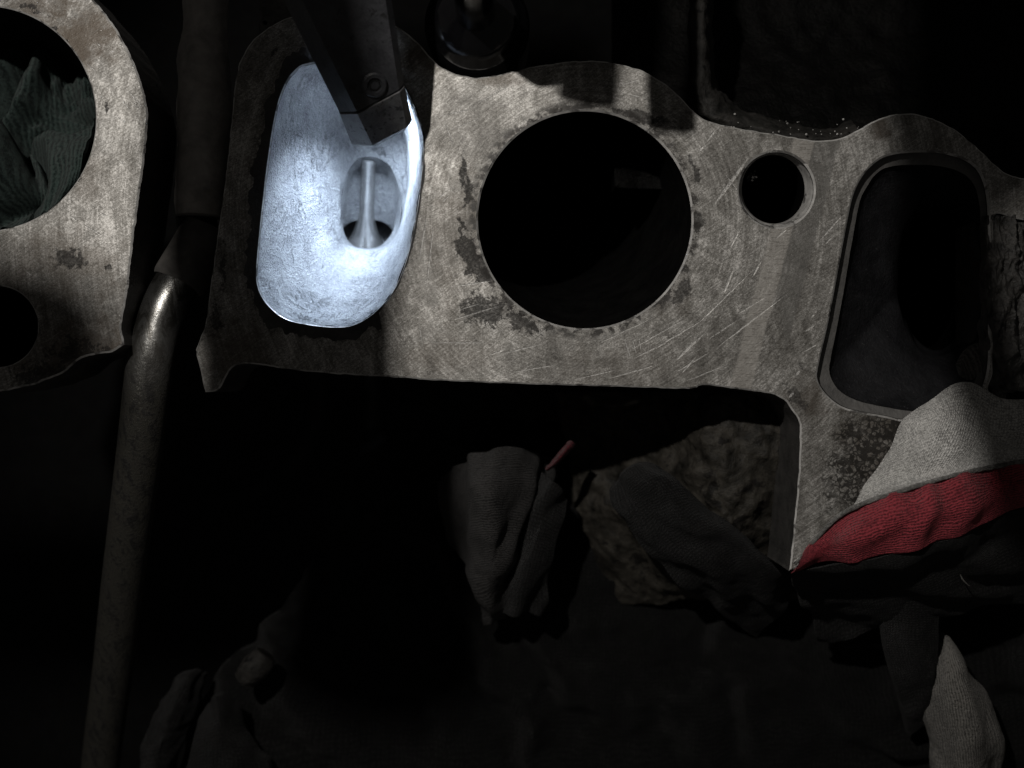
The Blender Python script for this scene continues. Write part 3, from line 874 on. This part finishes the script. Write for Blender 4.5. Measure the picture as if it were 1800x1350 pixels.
blk = thing('engine_block', 'dark oil-blackened block casting below the heads', 'engine block', plane_pt(900, 500, -.12))
def rough_d(a, f, s): return fold(a, f, s, oct=5)
obj('block_deck', sheet([[(1080, -120, -44), (1400, -120, -46), (1700, -120, -46), (1960, -120, -44)], [(1080, 60, -44), (1400, 60, -46), (1700, 60, -46), (1960, 80, -44)],
                         [(1080, 200, -34), (1400, 230, -30), (1700, 230, -34), (1960, 230, -34)], [(1080, 330, -36), (1400, 340, -34), (1700, 360, -34), (1960, 360, -34)]], 90, 60, rough_d(.0016, 130, 4), .01), M['oily'], blk, 60)
obj('block_rib', sheet([[(1216, -60, -6), (1228, -60, -4), (1242, -60, -6), (1252, -60, -18)], [(1216, 60, -6), (1228, 60, -4), (1244, 60, -6), (1254, 60, -18)], [(1217, 150, -6), (1230, 150, -4), (1248, 146, -6), (1258, 142, -18)],
                        [(1224, 190, -6), (1238, 182, -4), (1262, 172, -6), (1276, 166, -18)], [(1246, 214, -6), (1256, 204, -4), (1284, 194, -6), (1300, 190, -18)], [(1300, 228, -5), (1310, 217, -4.5), (1330, 208, -8), (1340, 202, -18)], [(1380, 241, -5), (1385, 231, -5), (1392, 225, -9), (1396, 218, -18)], [(1450, 250, -5), (1452, 241, -5), (1453, 236, -9), (1454, 228, -18)], [(1510, 230, -6), (1505, 222, -7), (1500, 216, -12), (1495, 210, -18)]], 24, 90, rough_d(.0008, 260, 9), .006), M['rib'], blk, 60)
obj('block_pad', sheet([[(980, 690, -70), (1150, 690, -48), (1250, 690, -28), (1340, 690, -24), (1440, 690, -28)], [(1000, 790, -70), (1150, 790, -46), (1240, 775, -25), (1330, 780, -22), (1420, 790, -26)],
                        [(1010, 880, -70), (1150, 880, -46), (1250, 870, -26), (1320, 880, -26), (1420, 890, -38)], [(1040, 960, -72), (1170, 960, -50), (1260, 950, -32), (1312, 955, -32), (1420, 980, -52)], [(1060, 1060, -80), (1180, 1060, -70), (1260, 1050, -60), (1340, 1050, -60), (1420, 1060, -70)]],
                       120, 90, rough_d(.0018, 110, 13), .02), M['casting'], blk, 60)

# ------------------------------------------------------------------ rags, lower right
rag = thing('shop_rag', 'light grey cotton rag with a wide red stripe over the lower right of the head', 'rag', W(1600, 930, 4))
A = [(1592, 738, 2), (1640, 700, 4), (1700, 672, 3), (1760, 700, 1), (1830, 700, 0)]
B = [(1556, 800, 2.5), (1610, 770, 8), (1680, 745, 8), (1750, 770, 4), (1830, 760, 3)]
C = [(1500, 888, 3), (1560, 858, 9), (1640, 828, 11), (1720, 805, 9), (1830, 790, 6)]
D = [(1398, 992, 1.5), (1480, 904, 9), (1600, 858, 13), (1710, 828, 12), (1830, 806, 9)]
E = [(1394, 998, 0), (1490, 948, 11), (1610, 915, 16), (1720, 880, 14), (1830, 845, 10)]
F = [(1390, 1002, -2), (1490, 986, 7), (1600, 968, 12), (1710, 930, 10), (1830, 880, 6)]
f1 = drape(.0009, .017, .9, 5, .4)
obj('grey_panel', sheet([A, B, C, D], 120, 70, f1, .0012), M['grey'], rag, 70)
up = lambda rr, dz: [(x, y, z + dz) for x, y, z in rr]
obj('red_stripe', sheet([up(D, .5), up(E, .6), F], 130, 60, drape(.0013, .021, .35, 6, .3), .0012), M['red'], rag, 70)
hem = [(x, y + o, z + d) for (x, y, z), o, d in zip(D, (0, 0, 0, 0, 0), (.6, .8, .8, .8, .8))]
obj('hem', tube([(W(x, y, z) , .0006 if k else .0003) for k, (x, y, z) in enumerate(hem)], 14, 10, uneven=.0002, ufreq=400), M['hem'], rag, 60)
obj('dark_panel', sheet([up(F, -.6), [(1393, 1012, -6), (1490, 1004, 3), (1605, 988, 9), (1712, 948, 7), (1830, 898, 3)], [(1396, 1030, -16), (1495, 1018, -4), (1600, 1006, 1), (1716, 970, 1), (1830, 922, 0)],
                         [(1410, 1060, -28), (1510, 1032, -9), (1600, 1020, -2), (1716, 988, -1), (1830, 950, -1)], [(1430, 1090, -36), (1530, 1060, -16), (1610, 1052, -9), (1720, 1024, -8), (1830, 1000, -8)], [(1440, 1130, -50), (1540, 1110, -30), (1620, 1090, -22), (1720, 1070, -22), (1830, 1050, -22)]], 120, 70, drape(.0016, .012, 1.3, 16), .002), M['darker'], rag, 70)

def lumpy(rows, nu, nv, d, mat, name, label, par=None):
    o = obj(name, sheet(rows, nu, nv, d, .004), mat, par, 70)
    if label: tag(o, label, 'rag')
    return o
lumpy([[(1560, 1040, -14), (1600, 1030, -10), (1650, 1030, -12)], [(1552, 1090, -22), (1600, 1090, -16), (1652, 1090, -20)], [(1560, 1150, -26), (1605, 1150, -20), (1650, 1150, -26)], [(1578, 1210, -32), (1620, 1200, -25), (1660, 1190, -32)], [(1600, 1290, -50), (1640, 1270, -42), (1690, 1250, -50)]],
      60, 90, drape(.0008, .012, .3, 21, .5), M['darker'], 'mesh_rag', 'black pitted fabric strip hanging below the red striped rag')
lumpy([[(1640, 1165, -34), (1655, 1125, -30), (1668, 1120, -30), (1680, 1150, -34)], [(1622, 1210, -34), (1660, 1190, -24), (1700, 1185, -25), (1728, 1210, -34)], [(1625, 1260, -36), (1670, 1250, -24), (1720, 1250, -24), (1750, 1265, -36)],
       [(1640, 1310, -38), (1680, 1310, -26), (1730, 1310, -26), (1766, 1305, -38)], [(1650, 1400, -42), (1690, 1390, -32), (1730, 1370, -34), (1762, 1345, -44)]], 80, 100, drape(.0011, .009, .3, 25), M['ash'], 'crumpled_rag', 'ash grey crumpled rag in the lower right corner')
lumpy([[(1690, 640, -8), (1710, 610, -5), (1738, 600, -5), (1756, 612, -9)], [(1700, 670, -9), (1726, 650, -4), (1748, 640, -4), (1764, 660, -9)], [(1720, 730, -10), (1738, 725, -5), (1752, 725, -5), (1766, 730, -10)], [(1732, 800, -10), (1746, 800, -6), (1756, 800, -6), (1768, 800, -10)]],
      40, 80, drape(.0012, .008, .5, 31), M['ash'], 'twisted_rag', 'narrow grey twisted rag end at the right above the grey panel')
lumpy([[(1736, 378, 0), (1770, 380, -1), (1830, 390, -4)], [(1733, 450, .5), (1770, 450, 1), (1830, 455, -4)], [(1733, 540, .5), (1765, 530, 1), (1830, 530, -5)], [(1733, 640, -1), (1775, 620, -2), (1840, 610, -8)], [(1735, 700, -3), (1780, 690, -6), (1840, 680, -12)]],
      60, 80, fold(.0026, 180, 35, (2, .8, 1)), M['grime'], 'grimy_lug', None, blk)
# lower middle
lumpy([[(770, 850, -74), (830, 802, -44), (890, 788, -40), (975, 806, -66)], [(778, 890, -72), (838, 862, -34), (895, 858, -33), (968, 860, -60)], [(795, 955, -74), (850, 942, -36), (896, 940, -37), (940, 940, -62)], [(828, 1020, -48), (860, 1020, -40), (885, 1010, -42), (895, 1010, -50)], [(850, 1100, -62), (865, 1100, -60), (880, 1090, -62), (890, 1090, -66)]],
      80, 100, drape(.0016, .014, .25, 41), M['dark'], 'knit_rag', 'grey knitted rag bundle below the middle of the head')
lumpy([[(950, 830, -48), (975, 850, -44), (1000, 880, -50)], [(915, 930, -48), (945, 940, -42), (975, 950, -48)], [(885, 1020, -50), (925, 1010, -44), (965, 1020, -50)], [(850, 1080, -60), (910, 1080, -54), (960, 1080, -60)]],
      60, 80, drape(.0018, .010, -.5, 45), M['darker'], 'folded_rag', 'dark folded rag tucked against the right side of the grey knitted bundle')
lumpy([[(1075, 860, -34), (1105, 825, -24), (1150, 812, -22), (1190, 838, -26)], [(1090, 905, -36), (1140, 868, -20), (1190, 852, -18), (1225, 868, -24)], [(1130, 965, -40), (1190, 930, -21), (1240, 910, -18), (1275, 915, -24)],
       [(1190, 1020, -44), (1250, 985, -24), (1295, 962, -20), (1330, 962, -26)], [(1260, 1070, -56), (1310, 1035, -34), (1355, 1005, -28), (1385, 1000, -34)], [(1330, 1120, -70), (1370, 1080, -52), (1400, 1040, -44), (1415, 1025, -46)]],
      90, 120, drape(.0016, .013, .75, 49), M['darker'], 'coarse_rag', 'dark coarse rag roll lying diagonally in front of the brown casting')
tag(obj('red_strap', sheet([[(1000, 774, -38), (1007, 776, -36), (1013, 782, -38)], [(984, 792, -38), (990, 797, -36), (995, 802, -38)], [(968, 812, -38), (972, 817, -36.5), (975, 820, -38)], [(958, 824, -38), (960, 826, -37), (962, 828, -38)]], 12, 40, fold(.0003, 300, 3), .0008), M['strap'], None, 70),
    'thin red strap end sticking out beside the grey knitted bundle', 'strap')
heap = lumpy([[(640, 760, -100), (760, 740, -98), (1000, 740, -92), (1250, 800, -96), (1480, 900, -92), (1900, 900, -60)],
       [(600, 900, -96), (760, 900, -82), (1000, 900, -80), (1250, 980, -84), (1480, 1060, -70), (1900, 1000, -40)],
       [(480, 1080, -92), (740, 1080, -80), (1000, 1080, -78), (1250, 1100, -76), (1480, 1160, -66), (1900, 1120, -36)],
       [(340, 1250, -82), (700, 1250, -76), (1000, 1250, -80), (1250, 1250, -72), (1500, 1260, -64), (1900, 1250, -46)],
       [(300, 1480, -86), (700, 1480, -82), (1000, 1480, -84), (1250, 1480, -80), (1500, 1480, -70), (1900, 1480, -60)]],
      150, 120, drape(.0050, .038, .7, 61, .35), M['black_cloth'], 'dark_fill_cloth', 'wide near-black cloth added to fill the shaded bottom of the frame')  # near-black sheet put in so the rags above fade into shade
# lower left lumps
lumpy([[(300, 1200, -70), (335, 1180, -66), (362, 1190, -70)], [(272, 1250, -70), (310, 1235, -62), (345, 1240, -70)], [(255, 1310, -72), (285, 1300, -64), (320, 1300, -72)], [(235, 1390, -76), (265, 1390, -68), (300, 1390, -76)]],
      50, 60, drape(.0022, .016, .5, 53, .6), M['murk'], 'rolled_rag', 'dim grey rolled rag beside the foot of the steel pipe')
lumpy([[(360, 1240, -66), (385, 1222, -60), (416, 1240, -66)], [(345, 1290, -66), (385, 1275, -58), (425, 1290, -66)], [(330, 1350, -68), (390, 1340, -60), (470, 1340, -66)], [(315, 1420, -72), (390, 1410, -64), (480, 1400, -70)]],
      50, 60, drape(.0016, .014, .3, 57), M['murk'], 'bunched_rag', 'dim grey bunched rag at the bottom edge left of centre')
tag(obj('metal_fitting', tube([(W(432, 1190, -66), .004), (W(452, 1170, -64), .0048), (W(468, 1150, -64), .0035)], 8, 20, uneven=.0006, ufreq=250), M['rib'], None, 60), 'small dull round fitting in the dark at lower left', 'fitting')

# crud in the bolt hole, glints on the block
gr = bmesh.new()
for k in range(26):
    c = W(1322 + random.gauss(0, 5), 310 + random.gauss(0, 5), -6 - random.random() * 2)
    bmesh.ops.create_icosphere(gr, subdivisions=1, radius=random.uniform(.0002, .0005), matrix=Matrix.Translation(c))
obj('crud', gr, M['grime'], head, 0)['kind'] = 'stuff'

gt = bmesh.new()
for k in range(34):
    x = random.uniform(1270, 1520)
    c = W(x, 216 + 22 * math.sin((x - 1250) / 270 * 2.4) - random.random() ** 2 * 26, -3.2 - random.random() * 2)
    bmesh.ops.create_icosphere(gt, subdivisions=1, radius=random.choice((.00012, .00016, .00022, .00034)), matrix=Matrix.Translation(c))
obj('grit', gt, M['edge'], blk, 0)['kind'] = 'stuff'
tag(obj('lint_fibre', tube([(W(1688, 1010, -4), .00012), (W(1692, 1018, -3.4), .00018), (W(1698, 1025, -3.4), .00018), (W(1704, 1030, -4), .0001)], 8, 8), M['ash']),
    'tiny lint fibre lying on the dark cloth below the red stripe', 'fibre')

# ------------------------------------------------------------------ unseen tubes added above the frame to shade the head
def overhead(label, pts, z, halfpx, name='shade_tube'):
    k = 1 - z / LAMP.z
    hp = halfpx if isinstance(halfpx, (list, tuple)) else [halfpx] * len(pts)
    o = obj(name, tube([(shade_pt(x, y, z), h * S * k) for (x, y), h in zip(pts, hp)], 8, 28), M['hose'], None, 60)
    return tag(o, label, 'hose')
overhead('thickest added shade tube above the oval port outside the frame', [(474, -500), (479, -200), (485, 100), (487, 300), (488, 420), (500, 490), (524, 580), (522, 700), (516, 1000)], .2, [236, 236, 236, 236, 232, 214, 182, 182, 190])
overhead('slim added shade tube above the right of the top edge of the head', [(1180, -420), (1180, -200), (1180, 0), (1180, 150), (1182, 225)], .08, 40, 'shade_tube_end')
overhead('stubby added shade tube above the middle of the top edge of the head', [(1035, -420), (1035, -200), (1035, 0), (1035, 130), (1032, 180)], .11, 52, 'shade_tube_end')
overhead('medium added shade tube above the second port', [(1670, -500), (1690, -100), (1696, 230), (1665, 340), (1672, 450), (1700, 570), (1738, 670), (1800, 770), (1900, 920)], .2, [138, 138, 132, 96, 86, 76, 68, 84, 130])
overhead('added shade tube lying across above the lower end of the left head', [(-500, 600), (-300, 600), (-100, 600), (60, 605), (185, 625)], .25, [150, 150, 150, 140, 90])
